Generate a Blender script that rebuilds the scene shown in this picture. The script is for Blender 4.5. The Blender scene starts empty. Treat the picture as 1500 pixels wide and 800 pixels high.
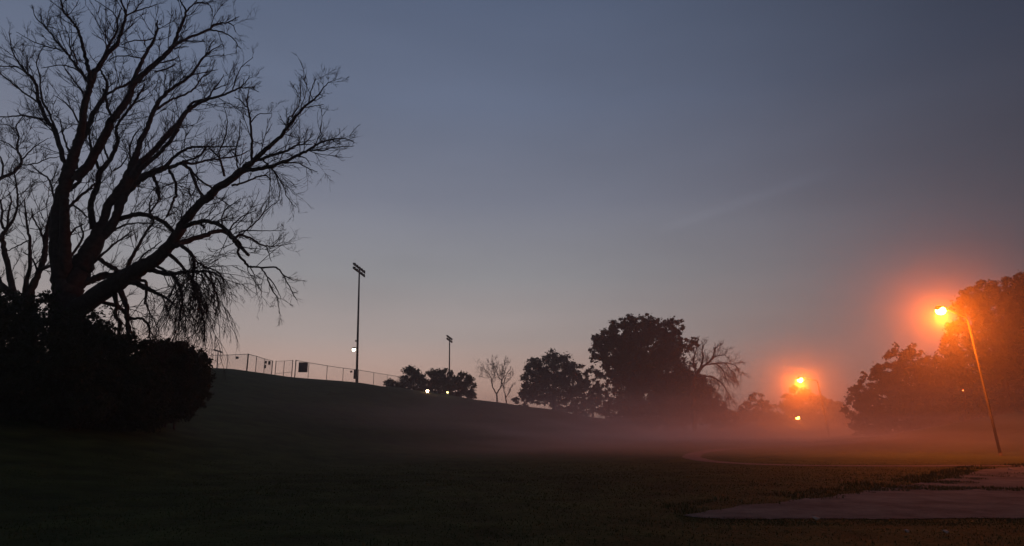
import bpy, math, random
import numpy as np
from mathutils import Vector

rng = np.random.default_rng(7)
random.seed(7)
scene = bpy.context.scene
COL = scene.collection

# ------------------------------------------------------------------ camera
F = 960.0                       # focal length in photo pixels (1500 wide)
PITCH = math.radians(13.2)
EYE = 1.6
CP, SP = math.cos(PITCH), math.sin(PITCH)
cam_d = bpy.data.cameras.new("camera")
cam = bpy.data.objects.new("camera", cam_d)
COL.objects.link(cam)
cam.location = (0, 0, EYE)
cam.rotation_euler = (math.radians(90) + PITCH, 0, 0)
cam_d.sensor_width = 36.0
cam_d.lens = F / 1500 * 36.0
cam_d.clip_start = 0.1
cam_d.clip_end = 5000
scene.camera = cam

# ------------------------------------------------------------------ view
scene.view_settings.view_transform = 'Standard'
scene.view_settings.look = 'None'
scene.view_settings.exposure = 0.0
scene.view_settings.gamma = 1.0
scene.cycles.use_denoising = True
scene.cycles.max_bounces = 4
scene.cycles.diffuse_bounces = 2
scene.cycles.volume_bounces = 1
scene.cycles.sample_clamp_indirect = 2.0
scene.cycles.volume_step_rate = 1.0
scene.cycles.volume_max_steps = 128

def direction(px, py):
    u, v = (px - 750) / F, (400 - py) / F
    return Vector((u, CP - v * SP, SP + v * CP))

def at(px, py, Y):
    """World point seen at a photo pixel, at ground distance Y along the view."""
    d = direction(px, py)
    return Vector((0, 0, EYE)) + d * (Y / d.y)

def ground_at(px, py, z=0.0):
    d = direction(px, py)
    return Vector((0, 0, EYE)) + d * ((z - EYE) / d.z)

# ------------------------------------------------------------------ sky
def srgb(r, g, b):
    def f(c):
        c /= 255.0
        return c / 12.92 if c <= 0.04045 else ((c + 0.055) / 1.055) ** 2.4
    return (f(r), f(g), f(b), 1.0)

world = bpy.data.worlds.new("World")
scene.world = world
world.use_nodes = True
wt = world.node_tree
wt.nodes.clear()
def wn(t, **k):
    n = wt.nodes.new(t)
    for a, b in k.items():
        setattr(n, a, b)
    return n
def wl(a, b): wt.links.new(a, b)
SUNSET_AZ = math.radians(-24)      # where the sun went down, left of the view axis
tc = wn('ShaderNodeTexCoord')
sep = wn('ShaderNodeSeparateXYZ'); wl(tc.outputs['Generated'], sep.inputs[0])
def ramp(stops):
    r = wn('ShaderNodeValToRGB')
    e = r.color_ramp.elements
    while len(e) > 1: e.remove(e[-1])
    e[0].position, e[0].color = stops[0][0], stops[0][1]
    for p, c in stops[1:]:
        n = e.new(p); n.color = c
    wl(sep.outputs['Z'], r.inputs[0])
    return r
glow_side = ramp([(0.0, srgb(240, 182, 156)), (0.06, srgb(206, 168, 152)), (0.13, srgb(172, 158, 154)), (0.22, srgb(148, 147, 151)),
                  (0.33, srgb(123, 127, 142)), (0.46, srgb(102, 112, 134)), (0.60, srgb(84, 96, 120)), (1.0, srgb(58, 67, 90))])
far_side = ramp([(0.0, srgb(90, 82, 80)), (0.07, srgb(84, 81, 82)), (0.14, srgb(78, 78, 83)), (0.22, srgb(72, 73, 82)),
                 (0.33, srgb(63, 67, 79)), (0.46, srgb(53, 60, 76)), (0.60, srgb(45, 53, 69)), (1.0, srgb(40, 47, 63))])
dv = wn('ShaderNodeVectorMath', operation='DOT_PRODUCT')
hz = wn('ShaderNodeCombineXYZ'); wl(sep.outputs['X'], hz.inputs[0]); wl(sep.outputs['Y'], hz.inputs[1])
nm = wn('ShaderNodeVectorMath', operation='NORMALIZE'); wl(hz.outputs[0], nm.inputs[0])
wl(nm.outputs[0], dv.inputs[0]); dv.inputs[1].default_value = (math.sin(SUNSET_AZ), math.cos(SUNSET_AZ), 0)
mr = wn('ShaderNodeMapRange', interpolation_type='SMOOTHSTEP'); wl(dv.outputs['Value'], mr.inputs[0])
mr.inputs[1].default_value = 0.35; mr.inputs[2].default_value = 1.05
mx = wn('ShaderNodeMix', data_type='RGBA'); wl(mr.outputs[0], mx.inputs[0])
wl(far_side.outputs[0], mx.inputs[6]); wl(glow_side.outputs[0], mx.inputs[7])
# thin high cloud: wide soft veils plus one faint streak
mp = wn('ShaderNodeMapping'); wl(tc.outputs['Generated'], mp.inputs[0]); mp.inputs['Scale'].default_value = (1.6, 1.6, 7.0)
mp.inputs['Rotation'].default_value = (0, math.radians(-9), 0)
nz = wn('ShaderNodeTexNoise'); wl(mp.outputs[0], nz.inputs[0]); nz.inputs['Scale'].default_value = 1.3; nz.inputs['Detail'].default_value = 3
cl = wn('ShaderNodeMapRange'); wl(nz.outputs[0], cl.inputs[0]); cl.inputs[1].default_value = 0.3; cl.inputs[2].default_value = 0.75
cl.inputs[3].default_value = 0.93; cl.inputs[4].default_value = 1.08
sn = direction(975, 335).cross(direction(1185, 262)).normalized()
s1 = wn('ShaderNodeVectorMath', operation='DOT_PRODUCT'); wl(tc.outputs['Generated'], s1.inputs[0]); s1.inputs[1].default_value = sn
s2 = wn('ShaderNodeMath', operation='ABSOLUTE'); wl(s1.outputs['Value'], s2.inputs[0])
s3 = wn('ShaderNodeMapRange', interpolation_type='SMOOTHSTEP'); wl(s2.outputs[0], s3.inputs[0])
s3.inputs[1].default_value = 0.0; s3.inputs[2].default_value = 0.012; s3.inputs[3].default_value = 1; s3.inputs[4].default_value = 0
sm_ = direction(1085, 297).normalized()
s4 = wn('ShaderNodeVectorMath', operation='DOT_PRODUCT'); wl(tc.outputs['Generated'], s4.inputs[0]); s4.inputs[1].default_value = sm_
s5 = wn('ShaderNodeMapRange', interpolation_type='SMOOTHSTEP'); wl(s4.outputs['Value'], s5.inputs[0])
s5.inputs[1].default_value = 0.988; s5.inputs[2].default_value = 0.998; s5.inputs[4].default_value = 0.07
s6 = wn('ShaderNodeMath', operation='MULTIPLY'); wl(s3.outputs[0], s6.inputs[0]); wl(s5.outputs[0], s6.inputs[1])
s7 = wn('ShaderNodeMath', operation='ADD'); wl(cl.outputs[0], s7.inputs[0]); wl(s6.outputs[0], s7.inputs[1])
sc_ = wn('ShaderNodeVectorMath', operation='SCALE'); wl(mx.outputs[2], sc_.inputs[0]); wl(s7.outputs[0], sc_.inputs['Scale'])
bg1 = wn('ShaderNodeBackground'); wl(sc_.outputs[0], bg1.inputs[0]); bg1.inputs[1].default_value = 1.0
nish = wn('ShaderNodeTexSky', sky_type='NISHITA', sun_disc=False)
nish.sun_elevation = math.radians(-2.0); nish.sun_rotation = SUNSET_AZ
bg2 = wn('ShaderNodeBackground'); wl(nish.outputs[0], bg2.inputs[0]); bg2.inputs[1].default_value = 0.02
ad = wn('ShaderNodeAddShader'); wl(bg1.outputs[0], ad.inputs[0]); wl(bg2.outputs[0], ad.inputs[1])
wo = wn('ShaderNodeOutputWorld'); wl(ad.outputs[0], wo.inputs[0])

# afterglow where the sun has just gone: very weak, soft, from the left horizon
sun_d = bpy.data.lights.new("sun", 'SUN')
sun_d.energy = 0.02; sun_d.angle = math.radians(25); sun_d.color = (1.0, 0.72, 0.6)
sun = bpy.data.objects.new("sun", sun_d); COL.objects.link(sun)
sdir = Vector((math.sin(SUNSET_AZ) * math.cos(math.radians(3)), math.cos(SUNSET_AZ) * math.cos(math.radians(3)), math.sin(math.radians(3))))
sun.rotation_euler = sdir.to_track_quat('Z', 'Y').to_euler()

HAZE_DENSITY = 0.0009
MIST_DENSITY = 0.0048
FOG_DENSITY = 0.050
LAMP_W = 7200.0

# ------------------------------------------------------------------ helpers
def tag(o, label=None, cat=None, group=None, kind=None):
    if label: o['label'] = label
    if cat: o['category'] = cat
    if group: o['group'] = group
    if kind: o['kind'] = kind
    return o

def link(name, me, mat=None, parent=None):
    o = bpy.data.objects.new(name, me)
    COL.objects.link(o)
    if mat is not None and me is not None and not me.materials: me.materials.append(mat)
    if parent is not None:
        o.parent = parent
        o.matrix_parent_inverse = parent.matrix_world.inverted() if parent.type != 'EMPTY' else _inv(parent)
    return o

def _inv(p):
    from mathutils import Matrix
    return Matrix.Translation(p.location).inverted()

def empty(name, loc):
    o = bpy.data.objects.new(name, None)
    o.empty_display_size = 0.3
    COL.objects.link(o); o.location = loc
    return o

def mesh_np(name, verts, faces, smooth=False):
    """faces: (M,k) int array or list of such arrays"""
    me = bpy.data.meshes.new(name)
    verts = np.asarray(verts, np.float32).reshape(-1, 3)
    if not isinstance(faces, list): faces = [faces]
    faces = [np.asarray(f, np.int32) for f in faces if len(f)]
    loops = np.concatenate([f.ravel() for f in faces])
    tot = np.concatenate([np.full(len(f), f.shape[1], np.int32) for f in faces])
    start = np.concatenate([[0], np.cumsum(tot)[:-1]]).astype(np.int32)
    me.vertices.add(len(verts)); me.vertices.foreach_set('co', verts.ravel())
    me.loops.add(len(loops)); me.loops.foreach_set('vertex_index', loops)
    me.polygons.add(len(tot)); me.polygons.foreach_set('loop_start', start)
    me.polygons.foreach_set('loop_total', tot)
    me.update(calc_edges=True)
    if smooth: me.polygons.foreach_set('use_smooth', np.ones(len(tot), bool))
    me.validate()
    return me

class Geo:
    """Collects tubes, boxes, polygons into one mesh."""
    def __init__(self): self.v = []; self.q = []; self.t = []; self.n = 0; self.poly = []
    def add(self, v, q=None, t=None):
        v = np.asarray(v, float)
        if q is not None and len(q): self.q.append(np.asarray(q) + self.n)
        if t is not None and len(t): self.t.append(np.asarray(t) + self.n)
        self.v.append(v); self.n += len(v)
    def tube(self, pts, rad, sides=8, caps=True, wob=0.0):
        pts = np.asarray([tuple(p) for p in pts], float); K = len(pts)
        rad = np.broadcast_to(np.asarray(rad, float), (K,))
        tg = np.gradient(pts, axis=0); tg /= np.linalg.norm(tg, axis=1)[:, None] + 1e-9
        ref = np.array([0.31, 0.87, 0.38]); ref /= np.linalg.norm(ref)
        if abs(tg.mean(0) @ ref) > 0.8: ref = np.array([1.0, 0, 0])
        a = np.cross(tg, ref); a /= np.linalg.norm(a, axis=1)[:, None] + 1e-9
        b = np.cross(tg, a)
        th = np.arange(sides) / sides * 2 * np.pi
        r = rad[:, None] * np.ones((1, sides))
        if wob: r = r * (1 + wob * rng.normal(size=(K, sides)))
        v = pts[:, None, :] + r[..., None] * (np.cos(th)[None, :, None] * a[:, None, :] + np.sin(th)[None, :, None] * b[:, None, :])
        i = np.arange(K - 1)[:, None] * sides; j = np.arange(sides)[None, :]; j2 = (j + 1) % sides
        q = np.stack([i + j, i + j2, i + sides + j2, i + sides + j], -1).reshape(-1, 4)
        v = v.reshape(-1, 3); t = None
        if caps:
            v = np.concatenate([v, pts[:1], pts[-1:]])
            c0, c1 = K * sides, K * sides + 1
            j = np.arange(sides); j2 = (j + 1) % sides
            t = np.concatenate([np.stack([np.full(sides, c0), j2, j], -1),
                                np.stack([np.full(sides, c1), (K - 1) * sides + j, (K - 1) * sides + j2], -1)])
        self.add(v, q, t)
        return self
    def box(self, c, s, ax=None):
        """centre, full sizes, optional 3 axes"""
        c = np.asarray(tuple(c), float); s = np.asarray(s, float) / 2
        A = np.eye(3) if ax is None else np.array([tuple(a) for a in ax])
        k = np.array([[x, y, z] for x in (-1, 1) for y in (-1, 1) for z in (-1, 1)])
        v = c + (k * s) @ A
        self.add(v, [[0, 1, 3, 2], [4, 6, 7, 5], [0, 4, 5, 1], [2, 3, 7, 6], [0, 2, 6, 4], [1, 5, 7, 3]])
        return self
    def ball(self, c, r, seg=12, rings=8, sz=(1, 1, 1)):
        pts, q = [], []
        for i in range(rings + 1):
            ph = math.pi * (i + 0.02) / (rings + 0.04)
            for j in range(seg):
                th = 2 * math.pi * j / seg
                pts.append((c[0] + r * sz[0] * math.sin(ph) * math.cos(th), c[1] + r * sz[1] * math.sin(ph) * math.sin(th), c[2] + r * sz[2] * math.cos(ph)))
        for i in range(rings):
            for j in range(seg):
                q.append([i * seg + j, (i + 1) * seg + j, (i + 1) * seg + (j + 1) % seg, i * seg + (j + 1) % seg])
        self.add(pts, q); return self
    def mesh(self, name, smooth=False):
        f = []
        if self.q: f.append(np.concatenate(self.q))
        if self.t: f.append(np.concatenate(self.t))
        return mesh_np(name, np.concatenate(self.v), f, smooth)
    def build(self, name, mat, parent=None, smooth=False):
        return link(name, self.mesh(name, smooth), mat, parent)

# ------------------------------------------------------------------ materials
def mat(name, base, rough=0.85, metal=0.0, spec=0.3, noise=None, bump=None, emit=None):
    m = bpy.data.materials.new(name); m.use_nodes = True
    nt = m.node_tree; b = nt.nodes['Principled BSDF']
    b.inputs['Roughness'].default_value = rough; b.inputs['Metallic'].default_value = metal
    b.inputs['Specular IOR Level'].default_value = spec
    b.inputs['Base Color'].default_value = (*base, 1)
    tcn = nt.nodes.new('ShaderNodeTexCoord')
    if noise:                       # (scale, second colour, detail)
        n = nt.nodes.new('ShaderNodeTexNoise'); n.inputs['Scale'].default_value = noise[0]; n.inputs['Detail'].default_value = noise[2]
        nt.links.new(tcn.outputs['Object'], n.inputs[0])
        r = nt.nodes.new('ShaderNodeValToRGB'); r.color_ramp.elements[0].color = (*base, 1); r.color_ramp.elements[1].color = (*noise[1], 1)
        r.color_ramp.elements[0].position = 0.35; r.color_ramp.elements[1].position = 0.68
        nt.links.new(n.outputs[0], r.inputs[0]); nt.links.new(r.outputs[0], b.inputs['Base Color'])
    if bump:                        # (scale, strength, distance)
        n = nt.nodes.new('ShaderNodeTexNoise'); n.inputs['Scale'].default_value = bump[0]; n.inputs['Detail'].default_value = 6
        nt.links.new(tcn.outputs['Object'], n.inputs[0])
        k = nt.nodes.new('ShaderNodeBump'); k.inputs['Strength'].default_value = bump[1]; k.inputs['Distance'].default_value = bump[2]
        nt.links.new(n.outputs[0], k.inputs['Height']); nt.links.new(k.outputs[0], b.inputs['Normal'])
    if emit:
        b.inputs['Emission Color'].default_value = (*emit[0], 1); b.inputs['Emission Strength'].default_value = emit[1]
    return m

M_BARK = mat('bark', (0.028, 0.024, 0.02), 0.95, noise=(6, (0.05, 0.043, 0.036), 6), bump=(14, 0.7, 0.03))
M_TWIG = mat('twig_bark', (0.035, 0.029, 0.025), 0.95)
M_LEAF = mat('leaf', (0.035, 0.05, 0.02), 0.8, noise=(0.9, (0.06, 0.085, 0.03), 3))
M_LEAF_B = mat('leaf_light', (0.05, 0.075, 0.03), 0.8, noise=(0.8, (0.09, 0.12, 0.045), 3))
M_BUSH = mat("bush_leaf", (0.022, 0.034, 0.016), 0.85, noise=(1.1, (0.035, 0.05, 0.022), 3))
M_STEEL = mat('galvanised_steel', (0.25, 0.25, 0.25), 0.55, 0.6, noise=(3, (0.33, 0.33, 0.33), 3))
M_DARKSTEEL = mat('weathered_steel', (0.05, 0.05, 0.05), 0.6, 0.4)
M_ALU = mat('lamp_post_metal', (0.055, 0.055, 0.054), 0.85, 0.0, noise=(2, (0.085, 0.085, 0.08), 3))
M_SIGN = mat('dark_sign_panel', (0.05, 0.055, 0.065), 0.6)
M_WHITE = mat('pale_sign_face', (0.5, 0.5, 0.5), 0.6)
M_SODIUM = mat('sodium_lens', (0.9, 0.5, 0.2), 0.4, emit=((1.0, 0.42, 0.06), 60))
M_SODIUM_FAR = mat('sodium_lens_far', (0.9, 0.5, 0.2), 0.4, emit=((1.0, 0.36, 0.07), 22))
M_AMBER_DIM = mat('amber_lens_dim', (0.9, 0.4, 0.2), 0.4, emit=((1.0, 0.22, 0.05), 4.5))
M_COOL = mat('cool_white_lens', (0.9, 0.9, 0.8), 0.4, emit=((1.0, 0.88, 0.62), 6))
M_PINK = mat('warm_white_lens', (0.9, 0.8, 0.7), 0.4, emit=((1.0, 0.62, 0.42), 24))
M_YELLOW = mat('yellow_green_lens', (0.9, 0.9, 0.5), 0.4, emit=((0.95, 0.80, 0.25), 3.5))
M_LITTER = mat('dry_leaf', (0.55, 0.42, 0.32), 0.8)

def ground_material():
    m = bpy.data.materials.new('grass_ground'); m.use_nodes = True
    nt = m.node_tree; N = nt.nodes; b = N['Principled BSDF']
    b.inputs['Roughness'].default_value = 0.95; b.inputs['Specular IOR Level'].default_value = 0.1
    tcn = N.new('ShaderNodeTexCoord')
    def noise(s, d=4):
        n = N.new('ShaderNodeTexNoise'); n.inputs['Scale'].default_value = s; n.inputs['Detail'].default_value = d
        nt.links.new(tcn.outputs['Object'], n.inputs[0]); return n
    a, c, d = noise(0.10, 5), noise(0.8, 6), noise(14, 5)
    r1 = N.new('ShaderNodeValToRGB'); nt.links.new(a.outputs[0], r1.inputs[0])
    r1.color_ramp.elements[0].color = (0.03, 0.055, 0.016, 1); r1.color_ramp.elements[0].position = 0.35
    r1.color_ramp.elements[1].color = (0.055, 0.088, 0.026, 1); r1.color_ramp.elements[1].position = 0.7
    r2 = N.new('ShaderNodeValToRGB'); nt.links.new(c.outputs[0], r2.inputs[0])
    r2.color_ramp.elements[0].color = (0.55, 0.6, 0.5, 1); r2.color_ramp.elements[0].position = 0.3
    r2.color_ramp.elements[1].color = (1.25, 1.2, 1.1, 1); r2.color_ramp.elements[1].position = 0.7
    x = N.new('ShaderNodeMix'); x.data_type = 'RGBA'; x.blend_type = 'MULTIPLY'; x.inputs[0].default_value = 1
    nt.links.new(r1.outputs[0], x.inputs[6]); nt.links.new(r2.outputs[0], x.inputs[7])
    nt.links.new(x.outputs[2], b.inputs['Base Color'])
    k1 = N.new('ShaderNodeBump'); k1.inputs['Strength'].default_value = 0.8; k1.inputs['Distance'].default_value = 0.08
    k2 = N.new('ShaderNodeBump'); k2.inputs['Strength'].default_value = 0.8; k2.inputs['Distance'].default_value = 0.3
    nt.links.new(d.outputs[0], k1.inputs['Height']); nt.links.new(c.outputs[0], k2.inputs['Height'])
    nt.links.new(k2.outputs[0], k1.inputs['Normal']); nt.links.new(k1.outputs[0], b.inputs['Normal'])
    return m

def asphalt_material(name, c0, c1):
    m = bpy.data.materials.new(name); m.use_nodes = True
    nt = m.node_tree; N = nt.nodes; b = N['Principled BSDF']
    b.inputs['Roughness'].default_value = 1.0; b.inputs['Specular IOR Level'].default_value = 0.05
    tcn = N.new('ShaderNodeTexCoord')
    n = N.new('ShaderNodeTexNoise'); n.inputs['Scale'].default_value = 0.8; n.inputs['Detail'].default_value = 8; n.inputs['Roughness'].default_value = 0.7
    nt.links.new(tcn.outputs['Object'], n.inputs[0])
    r = N.new('ShaderNodeValToRGB'); nt.links.new(n.outputs[0], r.inputs[0])
    r.color_ramp.elements[0].color = (*c0, 1); r.color_ramp.elements[0].position = 0.38
    r.color_ramp.elements[1].color = (*c1, 1); r.color_ramp.elements[1].position = 0.62
    v = N.new('ShaderNodeTexVoronoi'); v.feature = 'DISTANCE_TO_EDGE'; v.inputs['Scale'].default_value = 0.45
    wv = N.new('ShaderNodeTexNoise'); wv.inputs['Scale'].default_value = 1.5; nt.links.new(tcn.outputs['Object'], wv.inputs[0])
    wx = N.new('ShaderNodeMix'); wx.data_type = 'VECTOR'; wx.inputs[0].default_value = 0.4
    nt.links.new(tcn.outputs['Object'], wx.inputs[4]); nt.links.new(wv.outputs[1], wx.inputs[5])
    nt.links.new(wx.outputs[1], v.inputs[0])
    cr = N.new('ShaderNodeMapRange'); nt.links.new(v.outputs[0], cr.inputs[0]); cr.inputs[1].default_value = 0.0; cr.inputs[2].default_value = 0.012
    cr.inputs[3].default_value = 0.9
    x = N.new('ShaderNodeVectorMath'); x.operation = 'SCALE'; nt.links.new(r.outputs[0], x.inputs[0]); nt.links.new(cr.outputs[0], x.inputs['Scale'])
    nt.links.new(x.outputs[0], b.inputs['Base Color'])
    g = N.new('ShaderNodeTexNoise'); g.inputs['Scale'].default_value = 30; g.inputs['Detail'].default_value = 6; nt.links.new(tcn.outputs['Object'], g.inputs[0])
    k = N.new('ShaderNodeBump'); k.inputs['Strength'].default_value = 0.7; k.inputs['Distance'].default_value = 0.03
    nt.links.new(g.outputs[0], k.inputs['Height']); nt.links.new(k.outputs[0], b.inputs['Normal'])
    return m
M_GROUND = ground_material()
M_PAVE = asphalt_material('worn_asphalt', (0.085, 0.095, 0.082), (0.175, 0.19, 0.165))
M_PATH = asphalt_material('path_concrete', (0.12, 0.118, 0.114), (0.17, 0.167, 0.16))

# ------------------------------------------------------------------ terrain
def px_ang(px): return math.atan2((px - 750) / F, CP + 225 / F * SP)
def sstep(t): t = np.clip(t, 0, 1); return t * t * (3 - 2 * t)
# px, crest distance, photo row of the crest
CREST = [(-400, 42, 528), (0, 52, 522), (150, 62, 530), (304, 84, 539.5), (334, 87, 541), (363, 88, 544.3), (400, 92, 548), (429, 94, 551.6),
         (480, 98, 557), (525, 101, 561.6), (567, 108, 566.3), (620, 116, 574), (690, 124, 583.7), (725, 130, 589.5), (755, 134, 594),
         (802, 140, 600), (865, 150, 611), (930, 165, 619), (1000, 190, 626), (1090, 210, 631)]
FOOT = [(-400, 10), (0, 12), (200, 15), (400, 21), (600, 31), (700, 38), (800, 50), (900, 64), (1000, 90), (1100, 110)]
ca = np.array([px_ang(c[0]) for c in CREST])
cr_ = np.array([c[1] / math.cos(a) for c, a in zip(CREST, ca)])
fa = np.array([px_ang(c[0]) for c in FOOT]); fr_ = np.array([c[1] / math.cos(a) for c, a in zip(FOOT, fa)])
hc = []
for (px, Y, py), a in zip(CREST, ca):
    d = direction(px, py); t = d.z / math.hypot(d.x, d.y)
    rf, rc = np.interp(a, fa, fr_), Y / math.cos(a)
    rr = np.linspace(rf, rc, 400); s = sstep((rr - rf) / (rc - rf))
    lo, hi = 0.0, 20.0
    for _ in range(40):
        m_ = (lo + hi) / 2
        if ((m_ * s - EYE) / rr).max() > t: hi = m_
        else: lo = m_
    hc.append(max(0.0, (lo + hi) / 2 if py < 625 else 0.0))
hc = np.array(hc)
BANK = [(1180, 0), (1300, 0.7), (1400, 2.0), (1500, 3.0), (1700, 4.0)]
ba = np.array([px_ang(c[0]) for c in BANK]); bh = np.array([c[1] for c in BANK])
def height(x, y):
    x = np.asarray(x, float); y = np.asarray(y, float)
    a = np.arctan2(x, y); r = np.hypot(x, y)
    rf = np.interp(a, fa, fr_); rc = np.interp(a, ca, cr_); h = np.interp(a, ca, hc)
    h = h * sstep((r - rf) / np.maximum(rc - rf, 1))
    h = h * sstep((a - math.radians(-150)) / math.radians(60))
    b = np.interp(a, ba, bh) * sstep((r - 50) / 26) * sstep((math.radians(130) - a) / math.radians(60))
    lump = (0.10 * np.sin(x * 0.31 + 1.3 * np.sin(y * 0.17)) + 0.07 * np.sin(y * 0.43 + x * 0.23)) * np.clip(h / 2, 0, 1)
    return h + b + lump
def hgt(x, y): return float(height(x, y))
def on_ground(px, Y):
    d = direction(px, 600); x = d.x / d.y * Y
    return Vector((x, Y, hgt(x, Y)))

def build_ground():
    A = 480; rs = np.concatenate([[0.0], np.geomspace(1.2, 760, 190)])
    th = np.concatenate([np.linspace(-50, 50, 401), np.linspace(50, 310, 132)[1:-1]]); th = np.radians(th)
    A = len(th)
    X = rs[:, None] * np.sin(th)[None]; Yg = rs[:, None] * np.cos(th)[None]
    Z = height(X, Yg)
    v = np.stack([X, Yg, Z], -1).reshape(-1, 3)
    i = np.arange(len(rs) - 1)[:, None] * A; j = np.arange(A)[None]; j2 = (j + 1) % A
    q = np.stack([i + j, i + j2, i + A + j2, i + A + j], -1).reshape(-1, 4)[:, ::-1]
    o = link('ground', mesh_np('ground', v, q, True), M_GROUND)
    tag(o, 'dark grass slope and mown field with mist at its foot', kind='structure')
build_ground()

# pavement and path ----------------------------------------------------
def smooth_poly(pts, n):
    P = np.array([tuple(p)[:2] for p in pts]); out = []
    for i in range(len(P) - 1):
        p0, p1, p2, p3 = P[max(i - 1, 0)], P[i], P[i + 1], P[min(i + 2, len(P) - 1)]
        for t in np.linspace(0, 1, n, endpoint=False):
            out.append(0.5 * ((2 * p1) + (-p0 + p2) * t + (2 * p0 - 5 * p1 + 4 * p2 - p3) * t * t + (-p0 + 3 * p1 - 3 * p2 + p3) * t ** 3))
    out.append(P[-1]); return np.array(out)

far_edge = [(1003, 757), (1030, 751), (1085, 742), (1150, 735), (1230, 726), (1290, 716), (1345, 708), (1385, 702), (1420, 694), (1448, 687), (1500, 684), (1600, 683), (1750, 682)]
near_edge = [(1003, 757), (1040, 760), (1110, 761), (1200, 760.5), (1300, 761), (1400, 760), (1500, 760), (1650, 759), (1900, 758)]
fe = smooth_poly([ground_at(*p) for p in far_edge], 14); ne = smooth_poly([ground_at(*p) for p in near_edge], 14)
def resample(P, n):
    s = np.concatenate([[0], np.cumsum(np.linalg.norm(np.diff(P, axis=0), axis=1))]); t = np.linspace(0, s[-1], n)
    return np.stack([np.interp(t, s, P[:, 0]), np.interp(t, s, P[:, 1])], -1)
n_ = 150
fe, ne = resample(fe, n_), resample(ne, n_)
jag = np.cumsum(rng.normal(size=(n_, 2)), axis=0); jag -= np.linspace(0, 1, n_)[:, None] * jag[-1]
fe0, ne0 = fe.copy(), ne.copy()
fe[:, 1] += rng.normal(size=n_) * 0.07 + 0.14 * np.sin(np.arange(n_) * 0.7) * rng.random(n_)
ne[:, 1] += rng.normal(size=n_) * 0.03
rows = 8; V = []
for k in range(rows):
    t = k / (rows - 1); P = fe0 * (1 - t) + ne0 * t
    if k == 0: P = fe
    if k == rows - 1: P = ne
    V.append(np.column_stack([P, np.full(n_, 0.022 if 0 < k < rows - 1 else 0.012)]))
V = np.concatenate(V)
i = np.arange(rows - 1)[:, None] * n_; j = np.arange(n_ - 1)[None]
Q = np.stack([i + j, i + n_ + j, i + n_ + j + 1, i + j + 1], -1).reshape(-1, 4)
pv = link('pavement', mesh_np('pavement', V, Q), M_PAVE)
tag(pv, 'broken grey asphalt pavement in the lower right corner', kind='structure')

def strip(name, pts, w, m, label, z=0.015, n=14):
    P = smooth_poly(pts, n); P = resample(P, max(40, int(len(P) * 1.2)))
    T = np.gradient(P, axis=0); T /= np.linalg.norm(T, axis=1)[:, None]; N = np.stack([-T[:, 1], T[:, 0]], -1)
    off = rng.normal(size=(len(P), 2)) * 0.04
    L = P + N * (w / 2 + off[:, :1]); R = P - N * (w / 2 + off[:, 1:])
    def col(Q, dz): return np.column_stack([Q, height(Q[:, 0], Q[:, 1]) + dz])
    V = np.concatenate([col(L, z), col(P, z + 0.01), col(R, z)]); K = len(P)
    j = np.arange(K - 1)
    Q = np.concatenate([np.stack([j + K, j + K + 1, j + 1, j], -1), np.stack([j + 2 * K, j + 2 * K + 1, j + K + 1, j + K], -1)])
    o = link(name, mesh_np(name, V, Q), m); tag(o, label, kind='structure'); return o
loop_px = [(1700, 686), (1560, 684), (1450, 682.5), (1330, 683), (1200, 682.5), (1110, 680.5), (1050, 677), (1018, 672), (1015, 667), (1035, 661.5), (1085, 657), (1160, 654.5), (1260, 653)]
strip('path', [ground_at(*p) for p in loop_px], 0.95, M_PATH, 'pale path looping round the misty lawn below the lamps')

# ------------------------------------------------------------------ near grass blades
def blades(name, n, x0, x1, y0, y1, label, hmin, hmax, keep=None, lean=0.5):
    X = rng.uniform(x0, x1, n); Yb = rng.uniform(y0, y1, n)
    m = np.abs(X) < Yb * 0.86 + 1
    m &= rng.random(n) < np.clip((y1 - Yb) / (0.55 * (y1 - y0)), 0, 1) ** 1.5
    if keep is not None: m &= keep(X, Yb)
    X, Yb = X[m], Yb[m]; n = len(X)
    H = rng.uniform(hmin, hmax, n) * (0.6 + 0.8 * (0.5 + 0.5 * np.sin(X * 1.7 + 2 * np.sin(Yb * 1.1)) * np.sin(Yb * 2.3 + X)))
    W = rng.uniform(0.005, 0.012, n) * (0.7 + Yb / 18)
    az = rng.uniform(0, 2 * np.pi, n); la = rng.uniform(0, 2 * np.pi, n); ln = rng.uniform(0, lean, n) * H
    Z = height(X, Yb)
    wx, wy = np.cos(az) * W, np.sin(az) * W
    b0 = np.stack([X - wx, Yb - wy, Z - 0.01], -1); b1 = np.stack([X + wx, Yb + wy, Z - 0.01], -1)
    tp = np.stack([X + np.cos(la) * ln, Yb + np.sin(la) * ln, Z + H], -1)
    v = np.stack([b0, b1, tp], 1).reshape(-1, 3); t = np.arange(n * 3).reshape(-1, 3)
    o = link(name, mesh_np(name, v, t), M_BLADE)
    tag(o, label, kind='stuff'); return o
M_BLADE = mat('grass_blade', (0.035, 0.065, 0.02), 0.9, noise=(0.7, (0.065, 0.095, 0.03), 5))
from bisect import bisect
fx, fy = fe[:, 0], fe[:, 1]; nx, ny = ne[:, 0], ne[:, 1]
fo, no = np.argsort(fx), np.argsort(nx)
def not_paved(X, Yb, pad=0.0):
    yf = np.interp(X, fx[fo], fy[fo]); yn = np.interp(X, nx[no], ny[no])
    return ~((X > fx[0] + 0.1) & (Yb < yf - pad) & (Yb > yn + pad))
blades('grass', 190000, -14, 30, 9.0, 34, 'short dark grass of the near field', 0.008, 0.034, lambda X, Y: not_paved(X, Y, 0.05))
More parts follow.
